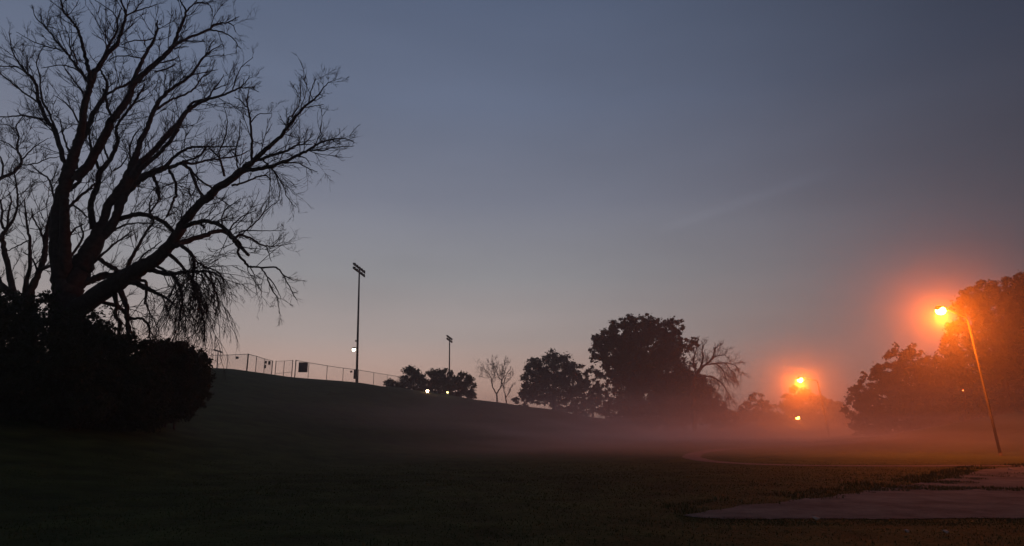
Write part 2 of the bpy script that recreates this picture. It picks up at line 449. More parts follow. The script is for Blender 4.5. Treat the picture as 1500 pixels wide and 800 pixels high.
def edge(X, Yb):
    yf = np.interp(X, fx[fo], fy[fo])
    patch = np.sin(X * 2.1 + 1.5 * np.sin(Yb * 1.9)) + np.sin(X * 0.9 + 0.5)
    return (X > fx[0] - 1.5) & (Yb > yf - 0.25 - 0.25 * (patch > 0.9)) & (Yb < yf + 1.5) & (patch > -0.6)
blades('grass', 110000, 3, 30, 12.5, 40, 'ragged taller grass along the far edge of the pavement', 0.03, 0.10, edge)
def near_e(X, Yb):
    yn = np.interp(X, nx[no], ny[no]); return (X > nx[0] - 1) & (Yb < yn + 0.12) & (Yb > yn - 0.8)
blades('grass', 40000, 3, 16, 11, 15, 'ragged grass along the near edge of the pavement', 0.008, 0.03, near_e)
# weeds growing in the cracks
def weeds(X, Yb):
    r = np.zeros(len(X), bool)
    for (px, py, a, b) in [(1330, 716, 0.9, 0.5), (1372, 718, 1.1, 0.4), (1402, 716, .8, .4), (1436, 717, 1.5, .35), (1466, 719, 1.0, .3), (1490, 718, .9, .3), (1300, 719, 1.0, .35), (1455, 698, 1.2, .5), (1490, 695, 1.0, .5), (1395, 708, 1.3, .6), (1425, 702, .9, .5), (1350, 713, .8, .5)]:
        g = ground_at(px, py); r |= ((X - g.x) / (a * .55)) ** 2 + ((Yb - g.y) / b) ** 2 < 1 + 0.5 * np.sin(X * 9) * np.sin(Yb * 7)
    return r
blades('weeds', 120000, 8, 24, 15, 27, 'grass tufts growing through cracks in the pavement', 0.03, 0.08, weeds)

for k, (px, py, s, lab) in enumerate([(1194, 759, 0.09, 'pale fallen leaf on the near edge of the pavement'), (1480, 687, 0.10, 'reddish fallen leaf at the far right end of the pavement'),
                      (1385, 779, 0.05, 'small pale fallen leaf in the grass nearest the camera'), (1328, 778, 0.04, 'tiny pale fallen leaf in the nearest grass, left of another')]):
    g = ground_at(px, py, 0.05); G = Geo()
    c = [(math.cos(t) * s * (1.0 if i % 2 else 0.6), math.sin(t) * s * (1.0 if i % 2 else 0.55), 0.02 * math.cos(2 * t)) for i, t in enumerate(np.linspace(0, 2 * math.pi, 11)[:-1])]
    top = [(g.x + a, g.y + b, g.z + z) for a, b, z in c]; bot = [(x, y, z - 0.003) for x, y, z in top]
    vs = top + bot + [(g.x, g.y, g.z + 0.03), (g.x, g.y, g.z + 0.02)]
    t = []; q = []
    for i in range(10):
        i2 = (i + 1) % 10; t += [[i, i2, 20], [10 + i2, 10 + i, 21]]; q.append([i, 10 + i, 10 + i2, i2])
    G.add(vs, q, t); o = G.build('fallen_leaf', M_LITTER); tag(o, lab, 'leaf', 'fallen leaves by the pavement')

# ------------------------------------------------------------------ bare trees
def catmull(P, n):
    P = np.asarray(P, float); out = []
    for i in range(len(P) - 1):
        p0, p1, p2, p3 = P[max(i - 1, 0)], P[i], P[i + 1], P[min(i + 2, len(P) - 1)]
        for t in np.linspace(0, 1, n, endpoint=False):
            out.append(0.5 * ((2 * p1) + (-p0 + p2) * t + (2 * p0 - 5 * p1 + 4 * p2 - p3) * t * t + (-p0 + 3 * p1 - 3 * p2 + p3) * t ** 3))
    out.append(P[-1]); return np.array(out)

def unit(v): return v / (np.linalg.norm(v, axis=-1, keepdims=True) + 1e-9)

def grow(S, D, Ln, R, K, trop, curl):
    """vectorised twigs: start, dir, length, radius -> points (M,K,3), dirs (M,K,3)"""
    M = len(S); P = np.empty((M, K, 3)); T = np.empty((M, K, 3)); P[:, 0] = S; d = unit(D); T[:, 0] = d
    for k in range(1, K):
        d = unit(d + curl * rng.normal(size=(M, 3)) + trop)
        P[:, k] = P[:, k - 1] + d * (Ln / (K - 1))[:, None]; T[:, k] = d
    return P, T

def tubes3(P, R0, R1):
    M, K, _ = P.shape
    T = unit(np.gradient(P, axis=1)); ref = np.array([0.2, 0.9, 0.38]); a = unit(np.cross(T, ref)); b = np.cross(T, a)
    th = np.arange(3) / 3 * 2 * np.pi
    rad = R0[:, None] + (R1 - R0)[:, None] * np.linspace(0, 1, K)[None]
    v = P[:, :, None] + rad[:, :, None, None] * (np.cos(th)[None, None, :, None] * a[:, :, None] + np.sin(th)[None, None, :, None] * b[:, :, None])
    base = (np.arange(M) * K * 3)[:, None, None] + (np.arange(K - 1) * 3)[None, :, None]
    j = np.arange(3)[None, None]; j2 = (j + 1) % 3
    q = np.stack([base + j, base + j2, base + 3 + j2, base + 3 + j], -1).reshape(-1, 4)
    return v.reshape(-1, 3), q

def side_dirs(T, spread, bias):
    """directions leaving T at an angle, spread around it"""
    r = rng.normal(size=T.shape); r = unit(r - (r * T).sum(-1, keepdims=True) * T)
    a = np.radians(rng.uniform(spread[0], spread[1], len(T)))[:, None]
    return unit(T * np.cos(a) + r * np.sin(a) + bias)

def twig_system(limbs, scale, dens, px_m, levels=3, minr=0.004, seed_r=0.35):
    """limbs: list of (pts, rad, droop, twigginess). Returns a Geo of twigs."""
    G = Geo(); S, D, L, R, TR = [], [], [], [], []
    for pts, rad, droop, tw in limbs:
        seg = np.linalg.norm(np.diff(pts, axis=0), axis=1); s = np.concatenate([[0], np.cumsum(seg)])
        n = max(1, int(s[-1] * dens * tw)); u = rng.uniform(0.12, 1.0, n) * s[-1]
        p = np.stack([np.interp(u, s, pts[:, k]) for k in range(3)], -1)
        big = scale if scale < 1.2 else scale * 1.6
        tg = unit(np.gradient(pts, axis=0)); t = unit(np.stack([np.interp(u, s, tg[:, k]) for k in range(3)], -1))
        r = np.interp(u, s, rad)
        ok = r < 0.22 * scale
        p, t, r = p[ok], t[ok], r[ok]; m = len(p)
        if not m: continue
        S.append(p); D.append(side_dirs(t, (25, 70), np.array([0, 0, 0.15 - 0.55 * droop])))
        taper = np.clip(r / (0.05 * scale), 0.5, 1.0) * (1 - 0.25 * u[ok] / s[-1])
        L.append(rng.uniform(0.7, 2.2, m) * big * taper * (1.0 + 0.35 * (droop > 0))); R.append(np.clip(r * 0.5, minr * 1.6, 0.022 * scale))
        TR.append(np.array([[0, 0, 0.10 - 0.36 * droop]]) * rng.uniform(0.4, 1.4, (m, 1)) + rng.normal(size=(m, 3)) * 0.04)
    S, D, L, R, TR = map(np.concatenate, (S, D, L, R, TR))
    for lev in range(levels):
        K = [6, 5, 4, 3][lev]
        P, T = grow(S, D, L, R, K, TR * (1 + 0.3 * lev), 0.13)
        v, q = tubes3(P, R, np.maximum(R * 0.4, minr * 0.7)); G.add(v, q)
        if lev == levels - 1: break
        c = [7, 4, 3][lev]
        M = len(S); idx = np.repeat(np.arange(M), c); kk = rng.integers(1, K, len(idx))
        S2 = P[idx, kk]; T2 = T[idx, kk]
        D = side_dirs(T2, (20, 55), TR[idx] * 0.8); L = L[idx] * rng.uniform(0.22, 0.62, len(idx)) * (1.15 - 0.5 * kk / K); R = np.maximum(R[idx] * 0.55, minr)
        S = S2; TR = TR[idx]
    return G

def traced_tree(name, label, trunk, limbs_px, Y0, trunk_foot, dens, scale, group=None, drift=0.45, levels=3, minr=0.004, cat='tree', bark=M_BARK, twm=M_TWIG, sides=8):
    """limbs traced as (px,py,width_px) get their own depth: each starts on the limb it leaves and drifts fore or aft."""
    mpp = Y0 / F
    root = empty(name, trunk_foot); tag(root, label, cat, group)
    placed = []                            # (px, py, Y)
    out = []
    def depth_near(px, py):
        if not placed: return Y0
        A = np.array(placed); i = np.argmin((A[:, 0] - px) ** 2 + (A[:, 1] - py) ** 2); return A[i, 2]
    for li, item in enumerate([(trunk, 0, 0.0, 0.0)] + [(l[0], 1, l[1] if len(l) > 1 else 0.0, l[2] if len(l) > 2 else 1.0) for l in limbs_px]):
        pl, isl, droop, tw = item
        A = np.array([(p[0], p[1], p[2]) for p in pl], float)
        C = catmull(A, 5 if len(A) > 2 else 6)
        y0 = depth_near(C[0, 0], C[0, 1])
        s = np.concatenate([[0], np.cumsum(np.linalg.norm(np.diff(C[:, :2], axis=0), axis=1))]) * mpp
        dr = 0 if not isl else random.uniform(-drift, drift)
        Y = y0 + dr * s + 0.25 * np.sin(s * 0.8 + random.random() * 6) * min(1, isl) * scale * 0.5
        jit = rng.normal(size=(len(C), 2)) * 0.32 * (C[:, 2:3] ** 0.3) * (1 if isl else 0.0)
        jit[0] = 0
        pts = np.array([tuple(at(C[k, 0] + jit[k, 0], C[k, 1] + jit[k, 1], Y[k])) for k in range(len(C))])
        rad = C[:, 2] * 0.5 * Y / F * 1.04
        for k in range(len(C)): placed.append((C[k, 0], C[k, 1], Y[k]))
        G = Geo(); G.tube(pts, rad, sides, True, 0.05)
        G.build('trunk' if not isl else 'limb', bark, root, True)
        if isl: out.append((pts, rad, droop, tw))
    g = twig_system(out, scale, dens, mpp, levels, minr)
    o = g.build('twigs', twm, root); tag(o, kind='stuff')
    return root

TRUNK = [(102, 622, 70), (100, 590, 58), (100, 540, 50), (99, 490, 44), (98, 450, 40), (96, 420, 36), (94, 395, 33)]
LIMBS = [
 # big left-hand leader and what leaves it
 ([(94,408,30),(87,360,27),(87,320,23),(91,290,19),(98,262,19),(104,242,17),(110,222,13),(115,205,12),(121,180,10),(125,150,9.5),(130,135,9),(133,122,9),(139,106,8),(148,93,7),(158,78,6.5),(170,66,5.5),(176,52,4.5),(182,34,4),(184,18,3.5),(178,4,2.5),(176,-15,2)],),
 ([(97,420,16),(96,380,15),(95,345,15),(94,315,13),(95,290,12)],0,0.2),
 # big diagonal leader
 ([(110,264,14),(125,247,13),(139,225,13),(150,205,12),(158,190,11.5),(163,177,11),(174,164,10),(187,146,9.5),(195,124,9),(206,112,8.5),(223,97,7.5),(242,81,7),(253,68,6),(261,49,4.5),(270,26,4),(272,15,3),(266,4,2.4),(262,-6,2)],),
 # second trunk leaning right
 ([(102,432,32),(112,402,33),(128,378,28),(141,352,23),(150,326,13),(158,303,12),(170,286,14),(184,270,17),(190,255,14),(199,230,10),(204,211,8),(214,191,7),(223,168,6.5),(229,155,6),(238,142,5.5),(249,132,5),(261,124,4.5),(279,111,4),(289,96,3.5),(300,82,3),(309,75,2),(326,64,1)],),
 ([(143,352,16),(165,330,13),(175,303,12),(186,278,12)],0,0.2),
 # lowest, heaviest limb sweeping to the right tip
 ([(104,462,30),(128,442,28),(166,419,26),(194,401,24),(206,392,22),(225,383,20),(242,366,18),(259,344,15),(272,322,13),(291,301,12),(307,287,12),(315,279,12),(339,262,11),(360,245,11),(371,236,8),(386,222,7),(405,206,6),(420,189,5),(429,177,4),(442,161,3.5),(456,149,3),(465,141,2.5),(469,135,2),(478,124,1.5),(487,118,.8)],),
 # limb between
 ([(172,290,13),(186,278,14),(198,267,13),(212,258,11),(228,251,9.5),(240,246,9)],),
 ([(240,248,7),(251,234,5),(268,221,4),(285,215,3.5),(302,215,2.5),(324,215,2),(352,214,1)],),
 ([(243,246,6),(251,245,6),(268,239,5),(287,239,3.5),(309,234,3),(334,231,2.5),(352,227,2),(364,221,1.5)],),
 ([(268,241,5),(279,249,5),(285,264,4.5),(291,279,4),(298,288,4)],.2),
 ([(277,247,3),(291,262,3),(309,275,3)],),
 ([(248,250,4.5),(257,267,4),(258,286,4),(255,291,3.5),(249,308,3),(244,318,2.5)],.2),
 ([(223,256,5),(228,266,5),(232,279,4.5),(234,292,3)],.2),
 ([(302,216,3),(292,228,3),(278,234,3),(264,238,3)],),
 ([(306,217,2.5),(321,232,2.5),(330,258,2.5)],),
 ([(192,262,10),(206,239,9),(225,221,8),(246,198,8),(261,181,8),(264,177,7.5),(277,161,6.5),(291,151,5),(311,144,4),(326,140,3.5),(341,133,3),(351,129,2.5),(360,120,1.5),(366,112,1)],),
 ([(196,262,8),(206,249,7),(229,228,6),(244,213,5.5),(261,189,6)],),
 ([(341,132,2),(347,112,1.5),(356,96,1.2),(371,84,.8)],),
 ([(351,129,2),(367,129,1.5),(379,135,1)],),
 ([(276,161,4),(278,153,3.5),(291,147,3.2),(306,142,3),(311,133,2),(322,120,1.6),(328,109,1)],),
 ([(311,133,2),(322,128,1.6),(336,123,1)],),
 ([(229,160,4),(246,149,3.5),(251,146,3.4),(270,139,3),(285,129,2.5),(296,114,2),(307,107,1)],),
 ([(300,82,2),(305,74,1.8),(309,64,1.5),(315,58,1)],),
 ([(280,110,2),(296,107,1.6),(319,102,1)],),
 ([(137,335,10),(134,315,9),(133,301,8),(138,284,8),(142,275,8),(146,252,8),(161,234,6),(172,209,5.5),(170,191,4),(176,177,4),(189,159,3.5),(204,140,3),(212,122,2)],),
 ([(145,247,5),(139,234,4),(133,215,3.5),(131,196,2.5),(136,184,1.5)],),
 ([(159,234,3),(155,224,3),(152,213,2)],),
 ([(112,218,9),(120,205,8),(128,190,7.5),(136,168,7),(146,152,6.5),(154,138,5.5),(157,122,4),(150,108,3),(143,95,2.5)],),
 ([(155,139,4),(172,130,3.5),(186,124,3.5),(196,116,3)],),
 ([(168,176,4),(158,160,4),(156,145,4),(152,130,3)],),
 ([(133,120,7),(129,97,6),(124,79,5),(120,62,4.5),(115,47,4),(111,38,3.6),(101,26,3.2),(93,17,3),(90,4,2.5),(85,-12,2)],),
 ([(130,122,4),(120,106,4),(112,97,4),(101,82,3.2),(88,67,2.8),(75,51,2.4),(66,39,2),(54,28,1.5),(47,11,1)],),
 ([(98,78,2.5),(84,72,2),(71,69,2),(47,60,1.4),(24,47,.8)],),
 ([(113,95,2.5),(110,82,2.4),(103,69,2),(101,54,1.6),(94,38,1)],),
 ([(146,96,4),(161,64,3.5),(171,47,3),(173,28,2.4),(178,11,1.5)],),
 ([(182,30,3),(187,22,2.5),(204,15,2),(220,10,1.5),(231,6,1)],),
 ([(197,18,2),(203,8,1.7),(208,2,1.4),(214,-10,1)],),
 ([(171,40,2.2),(170,24,2),(156,11,1.5),(139,0,1)],),
 ([(97,258,8),(97,245,7),(90,224,7),(82,196,7),(79,187,6.5),(69,177,6),(60,155,5.5),(55,144,5),(54,127,4.5),(47,114,4),(37,105,3.5),(24,86,2.5),(17,71,1.5),(13,47,1)],),
 ([(81,188,3.5),(71,164,3),(62,147,3),(58,112,2),(54,90,1.6),(62,71,1)],),
 ([(66,175,3),(50,172,2.6),(34,169,2.5),(14,171,2),(-8,171,1.6)],),
 ([(60,153,3),(34,135,2.5),(11,116,2),(-8,103,1.5)],),
 ([(37,105,2.4),(22,98,2),(-4,97,1.5)],),
 ([(130,118,3),(120,108,2.4),(104,98,2),(85,96,1.6),(60,100,1)],),
 ([(125,140,2.5),(110,120,2),(95,100,1.4)],),
 ([(272,18,3),(283,7,2),(290,-2,1.5),(300,-12,1)],),
 ([(283,6,2),(304,5,1.5),(311,15,1.2),(311,22,.8)],.2),
 ([(285,3,1.5),(300,3,1.2),(317,2,.8)],),
 ([(253,69,5),(257,66,4.5),(274,56,4),(291,50,3.5),(306,43,3.5),(313,37,3),(322,34,2.5),(334,33,2),(351,24,1)],),
 ([(306,44,2.5),(319,45,2.3),(334,51,2),(345,60,1.6),(349,69,1)],.2),
 ([(334,33,1.8),(341,37,1.5),(345,47,1)],.2),
 ([(272,60,2),(287,60,1.6),(300,61,1)],),
 ([(255,72,2),(265,69,1.7),(276,69,1)],),
 ([(257,55,1.6),(261,42,1.5),(258,33,1)],),
 ([(235,92,2.5),(252,88,2),(262,82,1)],),
 ([(226,106,2.5),(245,100,2),(258,93,1)],),
 ([(190,135,6.5),(197,114,6),(208,90,5.5),(216,75,5),(227,54,4),(230,43,3.5),(230,30,2)],0,.6),
 ([(227,54,2),(214,59,2),(193,60,1.8),(178,66,1.5)],),
 ([(208,86,2),(187,82,1.9),(169,83,1.7),(159,90,1.5)],),
 ([(421,188,3),(422,174,2),(431,166,1.8),(439,149,1.5),(441,116,1)],),
 ([(452,150,2),(457,129,1.5),(463,114,1)],),
 ([(441,148,1.5),(435,135,1.2),(427,122,.8)],),
 ([(446,158,1.5),(459,156,1.2),(474,153,.8)],),
 ([(369,237,6),(386,232,5),(403,226,4),(420,221,3.5),(435,213,2.5),(457,211,1.2)],),
 ([(358,250,7),(379,247,6),(397,244,5.5),(416,237,5),(435,228,4.5),(450,221,4),(465,211,3),(480,206,2.5),(502,203,1.5),(519,208,.8)],),
 ([(452,220,2.5),(474,220,1.8),(489,216,1.5),(519,214,.8)],),
 ([(416,239,2.5),(437,239,2),(452,247,1.5),(465,252,1)],),
 ([(435,229,2.5),(448,232,1.5),(455,243,.8)],.3),
 ([(384,234,2.5),(394,243,2.5),(405,256,2),(416,275,1.5),(422,291,1.2),(433,304,.8)],.6),
 ([(394,243,1.8),(396,262,1.5),(394,288,1.2),(394,304,.8)],.8),
 ([(401,251,1.6),(409,271,1.4),(409,290,1.1),(405,297,.8)],.8),
 ([(369,233,4),(369,206,3.5),(367,181,3),(364,161,2.5),(362,149,2),(363,140,1.5),(366,128,1)],),
 ([(364,160,2),(352,147,1.5),(343,142,1)],),
 ([(367,180,2),(378,168,1.5),(398,166,.8)],),
 ([(328,258,3),(322,230,2.5),(322,221,2),(332,192,1.8),(332,170,1.2),(327,155,.8)],),
 ([(350,250,2.5),(345,225,2),(350,200,1.5),(352,175,1)],),
 ([(339,272,3.5),(354,269,3),(375,260,2.5),(390,258,2),(397,266,1)],),
 ([(264,334,7.5),(275,330,7),(289,325,6.5),(304,324,6),(319,328,6),(330,335,6),(339,346,7),(347,355,7),(356,366,5),(365,374,4)],),
 ([(295,328,3.5),(300,334,3)],0,.3),
 ([(255,360,10),(262,357,9),(281,351,8),(300,345,7),(317,339,6),(332,341,6),(341,349,6)],),
 ([(341,352,4),(349,362,4),(350,374,3.5),(360,385,3.5),(367,391,3),(381,392,2.5),(390,404,2),(397,421,2),(406,437,1.3),(409,460,.9)],.3,.7),
 ([(381,392,2.5),(405,392,2.5),(414,402,2),(431,411,1.2)],.2,.7),
 ([(415,403,1.6),(429,430,1.3),(436,440,.8)],.3,.7),
 ([(367,391,1.8),(371,400,1.4),(375,409,.8)],.2,.5),
 ([(392,406,1.8),(404,420,1.4),(412,437,.8)],.3,.7),
 ([(347,347,4),(352,344,4),(367,349,3),(384,359,2.5),(399,361,1.5),(427,357,1)],),
 ([(390,361,1.5),(397,383,.8)],.2),
 ([(352,343,2.5),(356,342,2),(375,325,2),(390,308,1.5),(407,295,1)],),
 ([(350,341,2.5),(360,338,2),(390,338,1.2),(414,338,.7)],),
 ([(325,330,2.5),(328,310,2),(352,291,1)],),
 ([(335,338,2.5),(350,320,2),(375,308,1)],),
 ([(246,372,6),(264,387,4.5),(276,404,3.8),(283,415,3.2),(290,435,2.6),(297,455,2)],.7,2.2),
 ([(266,360,6),(281,374,5),(285,392,4.2),(282,411,3),(285,435,2)],.7,2.1),
 ([(283,379,3),(302,392,2.5),(315,396,2),(326,407,1.5)],.7,2.2),
 ([(216,395,8),(242,401,6),(269,399,4.5),(297,397,3.5),(316,401,2.5),(334,414,1)],.8,2.4),
 ([(252,401,5),(265,425,4),(267,442,3),(263,464,2),(261,488,1)],.9,2.2),
 ([(276,400,4),(287,427,4),(295,455,3),(299,481,1.5)],.95,2.8),
 ([(297,398,3),(310,415,2.6),(318,435,2),(320,455,1)],.9,3.0),
 ([(188,412,10),(205,417,8),(220,425,6),(239,434,4),(257,446,1.5)],.4,1.2),
 ([(203,410,5),(214,414,4.5),(214,430,4),(212,446,3)],.6,1.4),
 ([(106,432,9),(122,416,10),(137,409,11),(152,404,11),(171,404,10)],),
 ([(144,378,6),(155,386,6),(165,392,7),(182,399,6)],),
 ([(172,322,7),(188,317,7),(206,314,7),(225,319,6.5),(242,327,6),(255,340,5)],),
 ([(160,342,4),(180,330,3),(202,327,2),(225,327,1.6)],),
 ([(144,379,3.8),(165,359,3),(180,349,2.5),(193,338,1.5)],),
 ([(186,392,5.5),(195,374,5),(206,355,4),(216,336,3),(225,325,3),(219,306,2.8),(222,290,1.8)],),
 ([(219,312,3),(228,300,2.6),(232,290,2.5),(228,275,2)],),
 ([(225,385,5),(249,400,3.5),(279,398,3)],.5,1.2),
 ([(200,386,3),(212,372,2.6),(226,362,2),(238,352,1)],),
 ([(138,440,6),(164,446,5.5),(173,449,5),(184,461,5),(190,481,4),(194,490,3)],.5,.8),
 ([(165,425,8),(171,447,6),(169,462,5),(177,474,5),(172,495,4)],.5,.8),
 ([(172,420,9),(184,444,7),(186,459,6),(186,474,5),(188,492,4)],.5,1.0),
 ([(187,467,4),(205,467,3.5),(214,472,3.5),(219,481,3),(218,495,2)],.7,1.2),
 ([(214,445,2.4),(220,459,1.6),(233,483,1)],.8,1.4),
 ([(236,430,2.4),(244,450,1.8),(250,470,1)],.8,1.6),
 ([(78,345,5),(71,325,4),(80,299,3.5),(77,280,3),(71,262,2.5),(56,251,2),(45,241,1.4)],),
 ([(97,308,4.5),(112,293,4),(127,280,4),(139,269,3)],),
 ([(105,299,3),(120,310,2.5),(129,319,1.5)],),
 ([(101,278,8),(110,271,6),(120,263,4)],0,.2),
 ([(100,380,4),(114,362,3.4),(122,345,2.4),(118,330,1.4)],),
 ([(98,350,3.5),(110,335,2.6),(124,328,1.4)],),
 ([(106,235,3.5),(98,215,3),(92,195,2.4),(88,175,1.4)],),
 ([(120,190,3),(108,165,2.5),(95,150,1.8),(80,140,1)],),
 ([(196,250,3),(190,225,2.6),(196,200,2),(208,185,1.2)],),
 ([(166,250,2.4),(180,240,2),(190,222,1.2)],),
]
for k in (0, 2, 3, 5): pass
tree_foot = on_ground(100, 30); tree_foot.z -= 0.1
bare = traced_tree('bare_tree', 'huge leafless spreading tree with drooping twigs at the left', TRUNK, LIMBS, 30.0, tree_foot, 2.7, 1.05, minr=0.0048, drift=0.5)

# multi-stem bare tree at the left edge
S_TR = [(44, 560, 24), (43, 500, 20), (42, 460, 18), (41, 432, 16)]
S_L = [([(36,450,9),(20,428,9),(13,396,8),(6,366,7),(3,346,6),(9,336,5),(22,317,3.5),(26,291,3),(25,280,2.5),(22,260,2),(20,245,1.3)],),
       ([(9,338,4),(2,327,3.5),(3,305,3),(-4,285,2)],),
       ([(11,334,3.4),(12,314,3),(16,295,2),(13,280,1.4)],),
       ([(40,445,8),(37,422,7),(43,392,5),(44,364,4.5),(42,342,3.5),(38,317,2.5),(36,291,1.5)],),
       ([(42,352,2),(30,358,1.8),(11,368,1.4)],),
       ([(44,440,12),(46,424,11),(56,400,8),(64,381,8),(66,361,7),(69,336,6),(75,321,5)],),
       ([(58,397,4.5),(66,392,5),(78,388,4)],),
       ([(66,360,3),(60,340,2.6),(50,322,2),(46,305,1.2)],),
       ([(56,402,3),(48,380,2.2),(34,370,1.4)],),
       ([(30,445,9),(0,415,9),(-22,370,8),(-30,320,7),(-22,280,6),(0,262,5),(17,254,5),(30,241,4),(30,230,3.5),(26,221,3),(27,200,2.5),(24,185,2),(34,170,1)],),
       ([(30,236,2.5),(49,217,1.6),(71,202,.8)],),
       ([(27,200,1.8),(15,185,1.5),(2,182,.9)],),
       ([(26,222,2),(12,210,1.6),(-4,205,1)],),
       ([(28,242,2),(50,240,1.8),(70,232,1.5),(88,230,1)],),
       ([(2,262,3),(4,240,2.4),(-6,220,1.5)],)]
f2 = on_ground(42, 33); f2.z -= 0.1
traced_tree('bare_tree', 'smaller bare tree with several thin stems at the left edge', S_TR, S_L, 33.0, f2, 2.6, 0.95, minr=0.0055, drift=0.4)

# far bare trees
B_TR = [(728, 592, 2.4), (728, 583, 2.2), (727, 575, 2)]
B_L = [([(727,576,1.8),(722,568,1.6),(720,560,1.4),(718,550,1),(712,543,.7),(706,540,.5)],), ([(728,576,1.8),(733,568,1.6),(735,560,1.4),(730,552,1.1),(728,545,.8),(724,536,.5)],),
       ([(734,562,1.4),(738,550,1),(740,540,.7),(738,532,.5)],), ([(720,558,1),(724,548,.7),(720,536,.5)],), ([(719,552,.9),(712,554,.6),(705,552,.4)],), ([(735,556,.9),(744,546,.6),(748,540,.4)],)]
f3 = on_ground(728, 132); f3.z -= .1
traced_tree('bare_tree', 'small forked bare tree on the hill crest, left of its thin companion', B_TR, B_L, 132.0, f3, 1.5, 1.25, minr=0.018, sides=5, levels=3)
B_TR2 = [(742, 592, 2), (741, 585, 1.8), (740, 578, 1.5)]
B_L2 = [([(740,579,1.4),(738,568,1.1),(739,558,.9),(742,548,.6),(747,541,.4)],), ([(741,582,1.2),(746,574,1),(749,566,.7),(753,560,.4)],), ([(739,562,.8),(747,556,.6),(752,548,.4)],)]
f4 = on_ground(742, 134); f4.z -= .1
traced_tree('bare_tree', 'thin bare sapling on the hill crest, right of the forked bare tree', B_TR2, B_L2, 134.0, f4, 1.3, 0.9, minr=0.018, sides=5, levels=3)
D_TR = [(1018, 640, 7), (1016, 600, 6), (1014, 570, 5), (1018, 550, 4.4)]
D_L = [([(1018,552,4),(1026,540,3.4),(1036,532,2.8),(1044,524,2.2),(1046,514,1.4),(1050,508,.8)],), ([(1026,540,3),(1030,525,2.4),(1028,512,1.6),(1032,504,.8)],),
       ([(1034,534,2.6),(1052,532,2.2),(1066,532,1.6),(1078,536,1.2),(1083,546,.8)],.4), ([(1018,555,3.4),(1040,552,2.4),(1056,560,1.8),(1066,575,1.2),(1072,590,.7)],.6,1.2),
       ([(1062,532,1.4),(1072,544,1.1),(1078,556,.7)],.7,1.4), ([(1020,548,3),(1016,532,2.4),(1018,518,1.6),(1022,505,.8)],), ([(1046,532,1.8),(1058,540,1.4),(1064,556,1)],.7,1.3),
       ([(1030,560,2.4),(1044,572,1.8),(1054,588,1.2),(1062,600,.7)],.7,1.3), ([(1044,524,1.6),(1056,520,1.2),(1064,522,.8)],.2)]
f5 = on_ground(1018, 118); f5.z -= .1
traced_tree('bare_tree', 'half-bare drooping tree leaning out right of the big oak', D_TR, D_L, 118.0, f5, 4.2, 0.95, minr=0.018, sides=6, levels=3)

# ------------------------------------------------------------------ leafy trees
def foliage(lobes, Y, leaf, count, clump=0.12, up=0.0, dj=0.35):
    """leaf cards in many small clumps through the lobes; lobes (px,py,rx,ry[,weight])"""
    A = [l[2] * l[3] * (l[4] if len(l) > 4 else 1) for l in lobes]; tot = sum(A)
    C, S = [], []
    for l, a in zip(lobes, A):
        c = np.array(tuple(at(l[0], l[1], Y))); rx, rz = l[2] * Y / F, l[3] * Y / F; ry = (rx + rz) * 0.5
        c[1] += random.uniform(-dj, dj) * ry
        n = max(6, int(count * a / tot)); nc = max(5, int(7 * (l[2] * l[3]) ** 0.5 ** 1 / 4))
        nc = max(26, min(150, int(l[2] * l[3] / 9)))
        d = unit(rng.normal(size=(nc, 3))); rad = rng.uniform(0.25, 1.0, nc) ** 0.45
        sh = rng.random(nc) < 0.22; rad = np.where(sh, rng.uniform(0.95, 1.12, nc), rad * 0.95)
        cc = d * rad[:, None] * 0.92
        cs = clump * rng.uniform(0.35, 1.3, nc) * np.where(sh, 0.8, 1.0)
        k = rng.integers(0, nc, n); g = rng.normal(size=(n, 3)); g *= (np.abs(rng.normal(size=(n, 1))) ** 0.3)
        p = cc[k] + g * cs[k][:, None] * 0.75
        # stray shoots outside the clumps
        m = rng.random(n) < 0.17; p[m] += rng.normal(size=(m.sum(), 3)) * 0.09
        p = p * np.array([rx, ry, rz]) + c
        C.append(p); S.append(np.full(n, leaf) * rng.uniform(0.6, 1.4, n))
    C, S = np.concatenate(C), np.concatenate(S); n = len(C)
    gz = height(C[:, 0], C[:, 1]); ok = C[:, 2] > gz + 0.02; C, S = C[ok], S[ok]; n = len(C)
    a = unit(rng.normal(size=(n, 3))); b = unit(np.cross(a, rng.normal(size=(n, 3))))
    a *= S[:, None]; b *= S[:, None] * 0.55
    v = np.stack([C - a, C - b * 0.9 - a * 0.1, C + a, C + b], 1).reshape(-1, 3)
    return mesh_np('crown', v, np.arange(n * 4).reshape(-1, 4))

